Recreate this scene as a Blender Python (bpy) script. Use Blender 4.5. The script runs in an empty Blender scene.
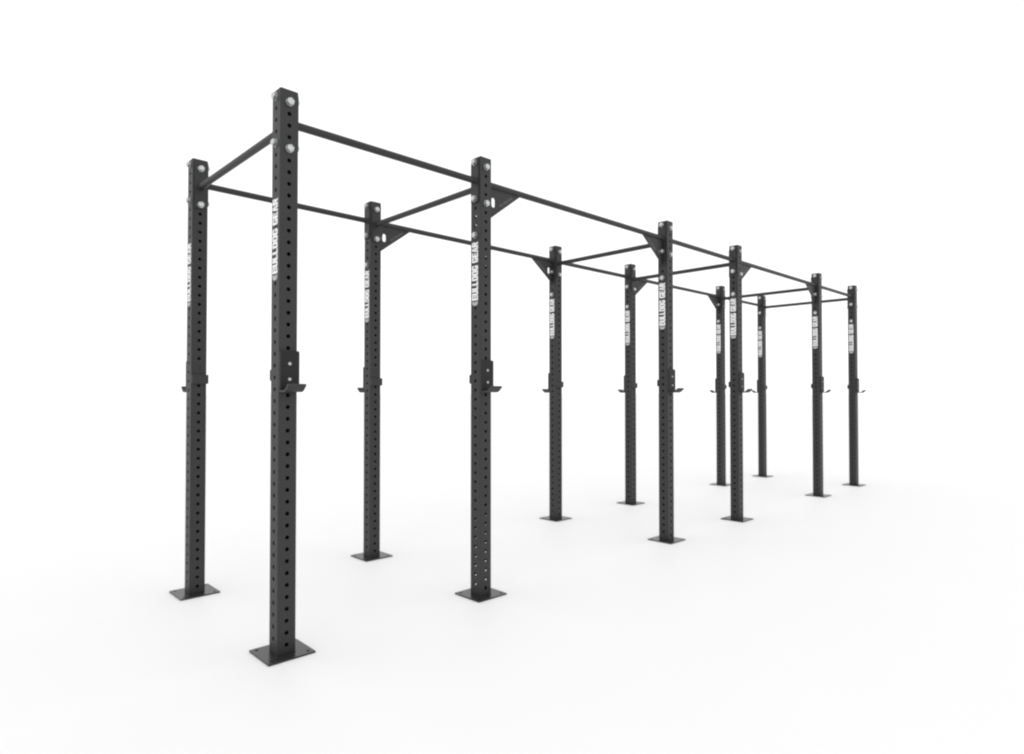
import bpy, bmesh, math
from mathutils import Vector, Matrix
from mathutils.geometry import tessellate_polygon

sc = bpy.context.scene
C = sc.collection

# ------------------------------------------------------------ camera
yaw, pitch = 0.80371, 0.0161
cam_d = bpy.data.cameras.new('camera')
cam = bpy.data.objects.new('camera', cam_d); C.objects.link(cam)
fw = Vector((math.cos(pitch)*math.cos(yaw), math.cos(pitch)*math.sin(yaw), math.sin(pitch)))
rt = Vector((math.sin(yaw), -math.cos(yaw), 0))
up = rt.cross(fw)
m = Matrix((rt, up, -fw)).transposed().to_4x4()
m.translation = Vector((-1.1749, -2.6267, 1.1020))
cam.matrix_world = m
cam_d.sensor_width = 36.0
cam_d.lens = 36.0*631.94/1024
cam_d.shift_y = 6.0958/1024
cam_d.clip_end = 2000
sc.camera = cam

# ------------------------------------------------------------ light: an even white studio
W_LOW, W_HIGH = 1.22, 1.115
world = bpy.data.worlds.new('World'); sc.world = world
world.use_nodes = True
nt = world.node_tree; N = nt.nodes; L = nt.links
N.clear()
tc = N.new('ShaderNodeTexCoord'); sp = N.new('ShaderNodeSeparateXYZ')
ab = N.new('ShaderNodeMath'); ab.operation = 'ABSOLUTE'
mr = N.new('ShaderNodeMapRange')
mr.inputs['From Min'].default_value = 0.0; mr.inputs['From Max'].default_value = 0.75
mr.inputs['To Min'].default_value = W_LOW; mr.inputs['To Max'].default_value = W_HIGH
bg = N.new('ShaderNodeBackground'); out = N.new('ShaderNodeOutputWorld')
L.new(tc.outputs['Generated'], sp.inputs[0]); L.new(sp.outputs['Z'], ab.inputs[0])
L.new(ab.outputs[0], mr.inputs['Value']); L.new(mr.outputs[0], bg.inputs['Strength'])
bg.inputs['Color'].default_value = (1, 1, 1, 1)
L.new(bg.outputs[0], out.inputs[0])

sc.view_settings.view_transform = 'Standard'
sc.view_settings.look = 'None'
sc.view_settings.gamma = 1
sc.view_settings.exposure = 0
sc.view_settings.use_curve_mapping = False
sc.cycles.pixel_filter_type = 'BLACKMAN_HARRIS'
sc.cycles.filter_width = 2.3
sc.cycles.max_bounces = 8
sc.cycles.diffuse_bounces = 4

# ------------------------------------------------------------ materials
def mat(name, col, rough=0.5, metal=0.0, spec=0.5, bump=0.0, scale=900.0, vary=0.0):
    ma = bpy.data.materials.new(name); ma.use_nodes = True
    n = ma.node_tree.nodes; l = ma.node_tree.links
    b = n['Principled BSDF']
    b.inputs['Base Color'].default_value = (*col, 1)
    b.inputs['Roughness'].default_value = rough
    b.inputs['Metallic'].default_value = metal
    b.inputs['Specular IOR Level'].default_value = spec
    if bump or vary:
        t = n.new('ShaderNodeTexCoord'); no = n.new('ShaderNodeTexNoise')
        no.inputs['Scale'].default_value = scale; no.inputs['Detail'].default_value = 3
        l.new(t.outputs['Object'], no.inputs['Vector'])
        if bump:
            bu = n.new('ShaderNodeBump'); bu.inputs['Strength'].default_value = bump
            bu.inputs['Distance'].default_value = 0.0004
            l.new(no.outputs['Fac'], bu.inputs['Height']); l.new(bu.outputs[0], b.inputs['Normal'])
        if vary:
            n2 = n.new('ShaderNodeTexNoise'); n2.inputs['Scale'].default_value = 9; n2.inputs['Detail'].default_value = 4
            l.new(t.outputs['Object'], n2.inputs['Vector'])
            r = n.new('ShaderNodeMapRange')
            r.inputs['To Min'].default_value = rough-vary; r.inputs['To Max'].default_value = rough+vary
            l.new(n2.outputs['Fac'], r.inputs['Value']); l.new(r.outputs[0], b.inputs['Roughness'])
    return ma

M_PAINT = mat('black_powder_coat', (0.0205, 0.0207, 0.021), 0.52, spec=0.44, bump=0.12, vary=0.05)
M_PLATE = mat('black_plate_coat', (0.020, 0.020, 0.0202), 0.29, spec=0.38, bump=0.1, vary=0.05)
M_BAR = mat('black_bar_coat', (0.014, 0.014, 0.0142), 0.52, bump=0.1, vary=0.04)
M_LINER = mat('black_plastic_liner', (0.008, 0.008, 0.0085), 0.55, spec=0.35, bump=0.05)
M_ZINC = mat('zinc_plated_steel', (0.56, 0.575, 0.575), 0.34, metal=1.0, vary=0.06)
M_WHITE = mat('white_lettering', (0.86, 0.86, 0.86), 0.5, vary=0.03)
M_EMBLEM = mat('grey_emblem', (0.45, 0.45, 0.45), 0.5, vary=0.03)
M_MARK = mat('etched_mark', (0.13, 0.13, 0.13), 0.5, vary=0.03)
M_FLOOR = mat('white_floor', (0.896, 0.896, 0.896), 0.6, spec=0.3, vary=0.04)

# ------------------------------------------------------------ dimensions (metres)
HALF = 0.0403          # half the width of an upright
H = 2.3945
BAY_S, BAY_L, WID = 1.1195, 1.8518, 1.1204
XS = [0, BAY_S, BAY_S+BAY_L, 2*BAY_S+BAY_L, 2*BAY_S+2*BAY_L, 3*BAY_S+2*BAY_L]
PITCH = 0.05
OFF_X, OFF_Y = 0.0255, 0.0507     # depth of first hole on the end faces / on the side faces
NH = 47
HR = 0.0090
T = 0.003
D_X = OFF_X + 2*PITCH             # depth of the lengthwise bars' axis
D_Y = OFF_Y + 2*PITCH             # depth of the crosswise bars' axis
BAR_R = 0.0174
FL = 0.006                        # flange thickness

# ------------------------------------------------------------ mesh helpers
def obj(name, bm, material, parent=None, smooth=None):
    me = bpy.data.meshes.new(name)
    bmesh.ops.recalc_face_normals(bm, faces=bm.faces)
    bm.to_mesh(me); bm.free()
    me.materials.append(material)
    if smooth is not None:
        for p in me.polygons: p.use_smooth = True
        me.set_sharp_from_angle(angle=math.radians(smooth))
    o = bpy.data.objects.new(name, me); C.objects.link(o)
    if parent: o.parent = parent
    return o

def prism(bm, outer, holes, fmap, d0, d1):
    """Extruded 2D outline with holes; fmap(u, v, d) -> xyz."""
    loops = [outer] + holes
    flat = [p for lp in loops for p in lp]
    tris = tessellate_polygon([[Vector((p[0], p[1], 0)) for p in lp] for lp in loops])
    a = [bm.verts.new(fmap(p[0], p[1], d0)) for p in flat]
    b = [bm.verts.new(fmap(p[0], p[1], d1)) for p in flat]
    for t in tris:
        try:
            bm.faces.new([a[i] for i in t]); bm.faces.new([b[i] for i in reversed(t)])
        except ValueError: pass
    k = 0
    for lp in loops:
        n = len(lp)
        for i in range(n):
            j = (i+1) % n
            bm.faces.new([a[k+i], a[k+j], b[k+j], b[k+i]])
        k += n

def circ(cx, cy, r, n=20, ph=0):
    return [(cx+r*math.cos(2*math.pi*i/n+ph), cy+r*math.sin(2*math.pi*i/n+ph)) for i in range(n)]

def rrect(x0, y0, x1, y1, r, n=4):
    pts = []
    for cx, cy, a0 in ((x1-r, y1-r, 0), (x0+r, y1-r, 90), (x0+r, y0+r, 180), (x1-r, y0+r, 270)):
        for i in range(n+1):
            a = math.radians(a0+90*i/n); pts.append((cx+r*math.cos(a), cy+r*math.sin(a)))
    return pts

def box(bm, x0, x1, y0, y1, z0, z1, bev=0.0):
    r = bmesh.ops.create_cube(bm, size=1)
    vs = r['verts']
    for v in vs:
        v.co = Vector((x0 if v.co.x < 0 else x1, y0 if v.co.y < 0 else y1, z0 if v.co.z < 0 else z1))
    if bev:
        es = list({e for v in vs for e in v.link_edges})
        bmesh.ops.bevel(bm, geom=es, offset=bev, segments=2, profile=0.6, affect='EDGES')

def cyl(bm, p0, p1, r, n=24, r2=None):
    p0, p1 = Vector(p0), Vector(p1); d = p1-p0
    M = Matrix.Translation((p0+p1)/2) @ d.to_track_quat('Z', 'Y').to_matrix().to_4x4()
    bmesh.ops.create_cone(bm, cap_ends=True, segments=n, radius1=r, radius2=r if r2 is None else r2,
                          depth=d.length, matrix=M)

# ------------------------------------------------------------ upright tube: four drilled walls joined by rounded corners
def tube_mesh():
    bm = bmesh.new()
    R = 0.0034; w = HALF-R
    hx = [H-OFF_X-PITCH*k for k in range(NH)]
    hy = [H-OFF_Y-PITCH*k for k in range(NH)]
    z0 = 0.008
    def wall(axis, sgn, holes):
        # outer and inner skins plus the bores
        fm = (lambda u, v, d: (sgn*d, u, v)) if axis == 'x' else (lambda u, v, d: (u, sgn*d, v))
        loops_h = [circ(0, z, HR) for z in holes]
        # break the wall into short lengths so the triangles stay well shaped
        cuts = [z0] + [(holes[i]+holes[i+1])/2 for i in range(len(holes)-2, -1, -1)] + [H]
        hs = list(reversed(loops_h))
        for i in range(len(cuts)-1):
            rect = [(-w, cuts[i]), (w, cuts[i]), (w, cuts[i+1]), (-w, cuts[i+1])]
            loops = [rect, hs[i]]; flat = rect+hs[i]
            tris = tessellate_polygon([[Vector((p[0], p[1], 0)) for p in lp] for lp in loops])
            a = [bm.verts.new(fm(p[0], p[1], HALF)) for p in flat]
            b = [bm.verts.new(fm(p[0], p[1], HALF-T)) for p in flat]
            for t in tris:
                bm.faces.new([a[q] for q in t]); bm.faces.new([b[q] for q in reversed(t)])
            n = len(hs[i])
            for q in range(n):
                r_ = (q+1) % n
                bm.faces.new([a[4+q], a[4+r_], b[4+r_], b[4+q]])
    for s in (-1, 1):
        wall('x', s, hx); wall('y', s, hy)
    ns = 5
    for sx, sy in ((1, 1), (-1, 1), (-1, -1), (1, -1)):
        prev = None
        for i in range(ns+1):
            a = math.pi/2*i/ns
            dx, dy = math.cos(a)*sx, math.sin(a)*sy
            cx, cy = sx*w, sy*w
            c = [bm.verts.new((cx+dx*rr, cy+dy*rr, z)) for rr, z in ((R, z0), (R, H), (R-T, H), (R-T, z0))]
            if prev:
                for q in range(3):
                    bm.faces.new([prev[q], c[q], c[q+1], prev[q+1]])
            prev = c
    # rims closing the tube's top between the skins
    for s in (-1, 1):
        for ax in 'xy':
            pts = [(s*HALF, -w), (s*HALF, w), (s*(HALF-T), w), (s*(HALF-T), -w)]
            if ax == 'y': pts = [(q, p) for p, q in pts]
            bm.faces.new([bm.verts.new((p, q, H)) for p, q in pts])
    bmesh.ops.remove_doubles(bm, verts=bm.verts, dist=1e-5)
    return bm

def cap_mesh():            # plastic cap pushed into the top of the tube
    bm = bmesh.new()
    prism(bm, rrect(-HALF+0.0008, -HALF+0.0008, HALF-0.0008, HALF-0.0008, 0.005), [], lambda u, v, d: (u, v, d), H+0.0003, H+0.003)
    return bm

def plate_mesh():
    bm = bmesh.new(); p = 0.1015
    holes = [circ(sx*0.078, sy*0.078, 0.008, 16) for sx in (-1, 1) for sy in (-1, 1)]
    prism(bm, rrect(-p, -p, p, p, 0.003), holes, lambda u, v, d: (u, v, d), 0.0005, 0.0078)
    return bm

def bolt_mesh(axis, zc, lo, hi):
    """Hex bolt with washers through the upright: head on the negative side at -lo, nut beyond +hi."""
    bm = bmesh.new()
    def P(d, u, v): return (d, u, zc+v) if axis == 'x' else (u, d, zc+v)
    def ring(d0, d1, r, n, ph=0, r2=None):
        a = circ(0, 0, r, n, ph); b = circ(0, 0, r if r2 is None else r2, n, ph)
        va = [bm.verts.new(P(d0, *q)) for q in a]; vb = [bm.verts.new(P(d1, *q)) for q in b]
        for i in range(n):
            j = (i+1) % n; bm.faces.new([va[i], va[j], vb[j], vb[i]])
        bm.faces.new(va); bm.faces.new(list(reversed(vb)))
    a, b = -lo, hi
    ring(a-0.0030, a-0.0001, 0.0172, 28)                # washer
    ring(a-0.0160, a-0.0031, 0.0165, 6, 0.35)            # hex head
    ring(a-0.0215, a-0.01601, 0.0075, 24, 0, 0.0142)     # chamfered crown
    ring(a+0.0001, b-0.0001, 0.0072, 16)                # shank
    ring(b+0.0001, b+0.0025, 0.0165, 28)
    ring(b+0.0026, b+0.0120, 0.0140, 6, 0.1)
    ring(b+0.01201, b+0.0145, 0.0072, 16)
    return bm

# ------------------------------------------------------------ lettering: heavy condensed block letters from butted strokes
def letters(text, cw, ch, gap, st):
    """Returns convex polygons (lists of 2D points), left to right along +u, cap height ch."""
    polys = []; x = 0.0
    sv = st; sh = st*1.05
    def R(a, b, c, d): polys.append([(x+a, b), (x+c, b), (x+c, d), (x+a, d)])
    def Q(*p): polys.append([(x+a, b) for a, b in p])
    k = cw*0.2
    for chh in text:
        w, h = cw, ch
        if chh == ' ':
            x += cw*0.55; continue
        if chh in 'BDOGU':
            # left stem, right stem, with cut corners
            if chh in 'BD':
                R(0, 0, sv, h)
            elif chh == 'U':
                Q((0, k), (sv, k), (sv, h), (0, h))
            else:
                Q((0, k), (sv, k), (sv, h-k), (0, h-k))
        if chh == 'B':
            m = h/2
            R(sv, 0, w-k, sh); R(sv, m-sh/2, w-k, m+sh/2); R(sv, h-sh, w-k, h)
            for lo, hi in ((0, m), (m, h)):
                Q((w-k, lo if lo == 0 else lo+sh*0.12), (w, lo+k), (w, hi-k), (w-k, hi if hi == h else hi-sh*0.12), )
                
        elif chh == 'D':
            R(sv, 0, w-k, sh); R(sv, h-sh, w-k, h)
            Q((w-k, 0), (w, k), (w, h-k), (w-k, h))
            R(w-sv-0.0001, sh, w-k, h-sh)
        elif chh in 'OG':
            Q((0, k), (k, 0), (w-k, 0), (w, k)) ; R(sv, k, w-sv, max(sh, k+0.0002))
            Q((0, h-k), (w, h-k), (w-k, h), (k, h)); R(sv, min(h-sh, h-k-0.0002), w-sv, h-k)
            if chh == 'O': R(w-sv, k, w, h-k)
            else:
                R(w-sv, k, w, h*0.52); R(w-sv, h*0.68, w, h-k); R(w*0.52, h*0.52-sh, w-sv, h*0.52)
        elif chh == 'U':
            R(w-sv, k, w, h); Q((0, k), (k, 0), (w-k, 0), (w, k)); R(sv, k, w-sv, max(sh, k+0.0002))
        elif chh == 'L':
            R(0, 0, sv, h); R(sv, 0, w*0.86, sh)
        elif chh == 'E':
            R(0, 0, sv, h); R(sv, 0, w*0.95, sh); R(sv, h/2-sh/2, w*0.88, h/2+sh/2); R(sv, h-sh, w*0.95, h)
        elif chh == 'A':
            c = w/2; t = sv*0.55
            Q((0, 0), (sv, 0), (c, h*0.80), (c, h), (c-t, h))
            Q((w-sv, 0), (w, 0), (c+t, h), (c, h), (c, h*0.80))
            Q((sv+c*0.14, h*0.2), (w-sv-c*0.14, h*0.2), (w-sv-c*0.26, h*0.36), (sv+c*0.26, h*0.36))
        elif chh == 'R':
            m = h*0.46
            R(0, 0, sv, h); R(sv, h-sh, w-k, h); R(sv, m, w-k, m+sh)
            Q((w-k, m), (w, m+k), (w, h-k), (w-k, h))
            Q((w*0.42, m), (w-sv*0.9, 0), (w, 0), (w*0.82, m))
        x += (cw*0.90 if chh == 'L' else cw)+gap
    return polys, x-gap

def text_mesh(text, cw, ch, gap, st, fmap, d0, d1):
    bm = bmesh.new(); polys, tot = letters(text, cw, ch, gap, st)
    for p in polys:
        a = [bm.verts.new(fmap(u, v, d0)) for u, v in p]; b = [bm.verts.new(fmap(u, v, d1)) for u, v in p]
        n = len(p)
        bm.faces.new(a); bm.faces.new(list(reversed(b)))
        for i in range(n):
            j = (i+1) % n; bm.faces.new([a[i], a[j], b[j], b[i]])
    return bm

# ------------------------------------------------------------ the rig: one bolted frame
rig = bpy.data.objects.new('pull_up_rig', None); C.objects.link(rig)
rig.location = (XS[5]/2, WID/2, 0)
rig['label'] = 'long black free-standing steel pull-up rig with twelve drilled uprights bolted to flat base plates'
rig['category'] = 'exercise rig'
ORG = Vector(rig.location)

TXT_TOP, TXT_LEN = 0.464, 0.320     # lettering reads upwards, below the third bolt
def lettering_mesh():
    # 12 letters, u runs upwards (+Z), v runs towards -(-Y): caps point to +Y side
    cw, gap = 0.0270, 0.0015
    polys, tot = letters('BULLDOG GEAR', cw, 0.05, gap, 0.0088)
    k = TXT_LEN/tot
    z0 = H-TXT_TOP-TXT_LEN
    return text_mesh('BULLDOG GEAR', cw*k, 0.050, gap*k, 0.0100, lambda u, v, d: (d, -0.0210+v, z0+u), -HALF-0.0008, -HALF-0.0001)

def emblem_mesh():
    bm = bmesh.new(); z1 = H-TXT_TOP-TXT_LEN-0.005; z0 = z1-0.024
    yc = 0.004
    prism(bm, [(yc-0.016, z0+0.003), (yc, z0), (yc+0.016, z0+0.003), (yc+0.024, z0+0.014), (yc+0.022, z1),
               (yc+0.009, z1-0.003), (yc-0.009, z1-0.003), (yc-0.022, z1), (yc-0.024, z0+0.014)],
          [circ(yc-0.008, z0+0.015, 0.0025, 8), circ(yc+0.008, z0+0.015, 0.0025, 8)],
          lambda u, v, d: (d, u, v), -HALF-0.0008, -HALF-0.0001)
    return bm

protos = {}
def put(key, name, builder, material, parent, loc=(0, 0, 0), smooth=None):
    """First use builds the mesh, later ones share its data."""
    if key not in protos:
        o = obj(name, builder(), material, None, smooth); protos[key] = o
    else:
        o = protos[key].copy(); C.objects.link(o)
    o.parent = parent; o.location = loc
    return o

for row in (0, 1):
    for i, x in enumerate(XS):
        y = row*WID
        up_ = put('tube', 'upright', tube_mesh, M_PAINT, rig, Vector((x, y, 0))-ORG)
        put('cap', 'end_cap', cap_mesh, M_LINER, up_)
        put('plate', 'base_plate', plate_mesh, M_PLATE, up_)
        put('let', 'lettering', lettering_mesh, M_WHITE, up_)
        put('emb', 'emblem', emblem_mesh, M_EMBLEM, up_)
        # bolts of the lengthwise bars (through the end faces)
        lo = HALF + (FL if i > 0 else 0); hi = HALF + (FL if i < 5 else 0)
        for k in (0, 4):
            put(('bx', k, lo, hi), 'bolt', lambda: bolt_mesh('x', H-OFF_X-PITCH*k, lo, hi), M_ZINC, up_, smooth=25)
        if i > 0:
            hi3 = HALF + (FL if i in (1, 3) else 0); lo3 = HALF
            put(('bx', 8, lo3, hi3), 'bolt', lambda: bolt_mesh('x', H-OFF_X-PITCH*8, lo3, hi3), M_ZINC, up_, smooth=25)
        lo = HALF + (FL if row == 1 else 0); hi = HALF + (FL if row == 0 else 0)
        for k in (0, 4):
            put(('by', k, lo, hi), 'bolt', lambda: bolt_mesh('y', H-OFF_Y-PITCH*k, lo, hi), M_ZINC, up_, smooth=25)

def flange_bm(axis, s, long=0):
    """Bolted end plate in the bar's local frame; bar axis is local X or Y, z=0 at the bar axis; s=-1 start, +1 end."""
    bm = bmesh.new()
    a = 0.120; lo = -long if long else -0.121
    out = rrect(-0.029, lo, 0.033, a, 0.006) if axis == 'x' else rrect(-0.033, lo, 0.033, a, 0.006)
    hs = []
    f = (lambda u, v, d: (s*d, u, v)) if axis == 'x' else (lambda u, v, d: (u, s*d, v))
    prism(bm, out, hs, f, 0, FL-0.0004)
    return bm

def bar(name, p, length, axis, gus, key):
    r = put((key, 'bar'), name, lambda: bar_bm(axis, length), M_BAR, rig, Vector(p)-ORG, smooth=40)
    h = length/2
    for s in (-1, 1):
        lg = 0
        if gus: lg = 0.31 if s < 0 else 0.205
        if gus and s < 0: lg = 0.308
        v = Vector((s*(h-FL), 0, 0)) if axis == 'x' else Vector((0, s*(h-FL), 0))
        put((axis, s, lg, 'fl'), 'flange', lambda: flange_bm(axis, s, lg), M_PAINT, r, v)
        if gus:
            put((s, 'gus'), 'gusset', lambda: gusset_bm(s), M_PAINT, r, v)
            put((s, 'mark'), 'gusset_marking', lambda: marking_bm(s), M_MARK, r, v)
    return r

def bar_bm(axis, length):
    bm = bmesh.new(); h = length/2-FL
    a = (-h, 0, 0) if axis == 'x' else (0, -h, 0)
    b = (h, 0, 0) if axis == 'x' else (0, h, 0)
    cyl(bm, a, b, BAR_R, 32)
    # weld bead where the bar meets its end plates
    for s in (-1, 1):
        q0 = Vector(a if s < 0 else b); q1 = q0*(1-0.006/h)
        cyl(bm, q0*(1-0.0002/h), q1, BAR_R+0.0035, 32, BAR_R+0.0002)
    return bm

G_TIP, G_TOP, G_BOT = 0.250, -0.0145, -0.199    # from the flange face; heights relative to the bar axis
def gusset_bm(s):
    bm = bmesh.new()
    f = lambda u, v, d: (-s*u, d, v)
    sl = rrect(0.029, -0.121, 0.057, -0.066, 0.0135, 5)
    prism(bm, [(0.0002, G_TOP), (0.0002, G_BOT), (0.004, G_BOT), (G_TIP, G_TOP-0.006), (G_TIP, G_TOP)], [sl], f, -0.003, 0.003)
    return bm

def marking_bm(s):
    # small marking cut along the sloping edge, on the camera-side face
    a = Vector((0.093, -0.104)); b = Vector((0.190, -0.040))
    if s > 0: a, b = b, a
    d = (b-a).normalized(); n = Vector((-d.y, d.x)) if s < 0 else Vector((d.y, -d.x))
    L_ = (b-a).length
    cw, gap = 1.0, 0.28
    polys, tot = letters('BULLDOG GEAR', cw, 1.5, gap, 0.3)
    k = L_/tot
    def f(u, v, dd):
        p = a + d*u + n*(v-0.004)
        return (-s*p.x, dd, p.y)
    return text_mesh('BULLDOG GEAR', cw*k, 0.0125, gap*k, 0.0022, f, -0.0036, -0.0031)

for row in (0, 1):
    for i in range(5):
        length = XS[i+1]-XS[i]-2*HALF
        bar('pull_up_bar', ((XS[i]+XS[i+1])/2, row*WID, H-D_X), length, 'x', i in (1, 3), ('l', 1 if i in (1, 3) else 0))
for i in range(6):
    bar('cross_bar', (XS[i], WID/2, H-D_Y), WID-2*HALF, 'y', False, 'c')

# ------------------------------------------------------------ barbell hooks hung on the uprights
def hook_parts(o, s):
    """s = -1: opens towards -Y (front row); +1: towards +Y (back row). Origin at the upright's axis, at the hook's floor level."""
    Z = 0.0           # underside of the hook's floor
    F = H-1.288       # world height of that level
    y0 = HALF+0.0006
    def fy(u, v, d): return (d, s*u, v)
    zt = (H-1.112)-F; zb = 0.004
    xr = HALF+0.0065
    bm = bmesh.new()  # steel back plate
    prism(bm, rrect(-HALF+0.0005, zb, xr, zt, 0.005), [], lambda u, v, d: (u, s*d, v), y0, y0+0.005)
    o_bp = obj('back_plate', bm, M_PAINT, o)
    bm = bmesh.new()  # plastic liner on it
    prism(bm, rrect(-HALF+0.001, zb+0.0085, HALF+0.004, zt-0.001, 0.007), [], lambda u, v, d: (u, s*d, v), y0+0.0052, y0+0.0135)
    obj('liner', bm, M_LINER, o)
    for dz in (1.168, 1.2335):
        bm = bmesh.new(); zc = (H-dz)-F
        cyl(bm, (0.001, s*(y0+0.0137), zc), (0.001, s*(y0+0.0152), zc), 0.0068, 20)
        cyl(bm, (0.001, s*(y0+0.01525), zc), (0.001, s*(y0+0.0175), zc), 0.0058, 20, 0.0035)
        obj('screw', bm, M_ZINC, o, smooth=30)
    # bent tongue: floor then raised lip, a constant-thickness folded strip
    top = [(y0+0.0055, 0.0), (0.088, 0.0), (0.097, 0.002), (0.108, 0.008), (0.118, 0.017), (0.131, 0.0285)]
    th = 0.009; inner = []
    for q, (yy, zz) in enumerate(top):
        if q == 0: nrm = Vector((0, 1))
        elif q == len(top)-1:
            d_ = Vector(top[q])-Vector(top[q-1]); nrm = Vector((-d_.y, d_.x)).normalized()
        else:
            d_ = (Vector(top[q+1])-Vector(top[q])).normalized()+(Vector(top[q])-Vector(top[q-1])).normalized()
            nrm = Vector((-d_.y, d_.x)).normalized()
        inner.append((yy+nrm.x*th, zz+nrm.y*th))
    bm = bmesh.new()
    prism(bm, top+list(reversed(inner)), [], fy, -HALF+0.0005, HALF-0.0005)
    obj('hook_arm', bm, M_PAINT, o)
    # strap round the far side and the tab on the other face
    za, zc_ = (H-1.240)-F, (H-1.190)-F
    bm = bmesh.new()
    box(bm, HALF+0.0008, HALF+0.0063, -HALF-0.013, HALF-0.0005, za, zc_, 0.0008)
    if s < 0:
        for v in bm.verts: v.co.y = -v.co.y
    obj('side_strap', bm, M_PAINT, o)
    bm = bmesh.new()
    prism(bm, rrect(-HALF+0.001, za, HALF-0.0005, zc_, 0.006), [], lambda u, v, d: (u, -s*d, v), HALF+0.0008, HALF+0.0130)
    obj('inner_tab', bm, M_PAINT, o)
    bm = bmesh.new(); zp = (H-OFF_Y-22*PITCH)-F
    cyl(bm, (0, s*(HALF-0.001), zp), (0, -s*(HALF-0.0012), zp), 0.0078, 20)
    obj('locating_pin', bm, M_PAINT, o, smooth=30)
    return F

ordn = {
 (0, 0): 'black barbell hook on the tallest post, the nearest one standing in front',
 (0, 1): 'black barbell hook on the second-nearest front post, facing right above the floor',
 (0, 2): 'black barbell hook on the third post of the front row, right of the widest bay',
 (0, 3): 'black barbell hook on the fourth front-row post, the post second left of the rightmost pair',
 (0, 4): 'small black barbell hook on the second post from the right, front row',
 (0, 5): 'smallest right-pointing black barbell hook, on the rightmost post of the rig',
 (1, 0): 'black barbell hook pointing left off the leftmost post of the rig',
 (1, 1): 'left-pointing black barbell hook on the second post of the back row',
 (1, 2): 'left-pointing black barbell hook on the third post of the back row, at mid-rig',
 (1, 3): 'left-pointing black barbell hook on the fourth back-row post, before the wide front post',
 (1, 4): 'tiny left-pointing barbell hook on the fifth back post, close beside the fourth front post',
 (1, 5): 'tiny left-pointing barbell hook on the farthest and shortest-looking post of the back row',
}
for row in (0, 1):
    first = None
    for i, x in enumerate(XS):
        s = -1 if row == 0 else 1
        o = bpy.data.objects.new('barbell_hook', None); C.objects.link(o)
        o.location = (x, row*WID, H-1.288)
        o['label'] = ordn[(row, i)]; o['category'] = 'barbell hook'
        o['group'] = 'barbell hooks on the uprights'
        if first is None:
            hook_parts(o, s); first = o
        else:
            for ch in list(first.children):
                c = ch.copy(); C.objects.link(c); c.parent = o

# ------------------------------------------------------------ floor
bm = bmesh.new()
Rf = 600
bm.faces.new([bm.verts.new((x+3, y, 0)) for x, y in ((-Rf, -Rf), (Rf, -Rf), (Rf, Rf), (-Rf, Rf))])
fl = obj('floor', bm, M_FLOOR); fl['kind'] = 'structure'
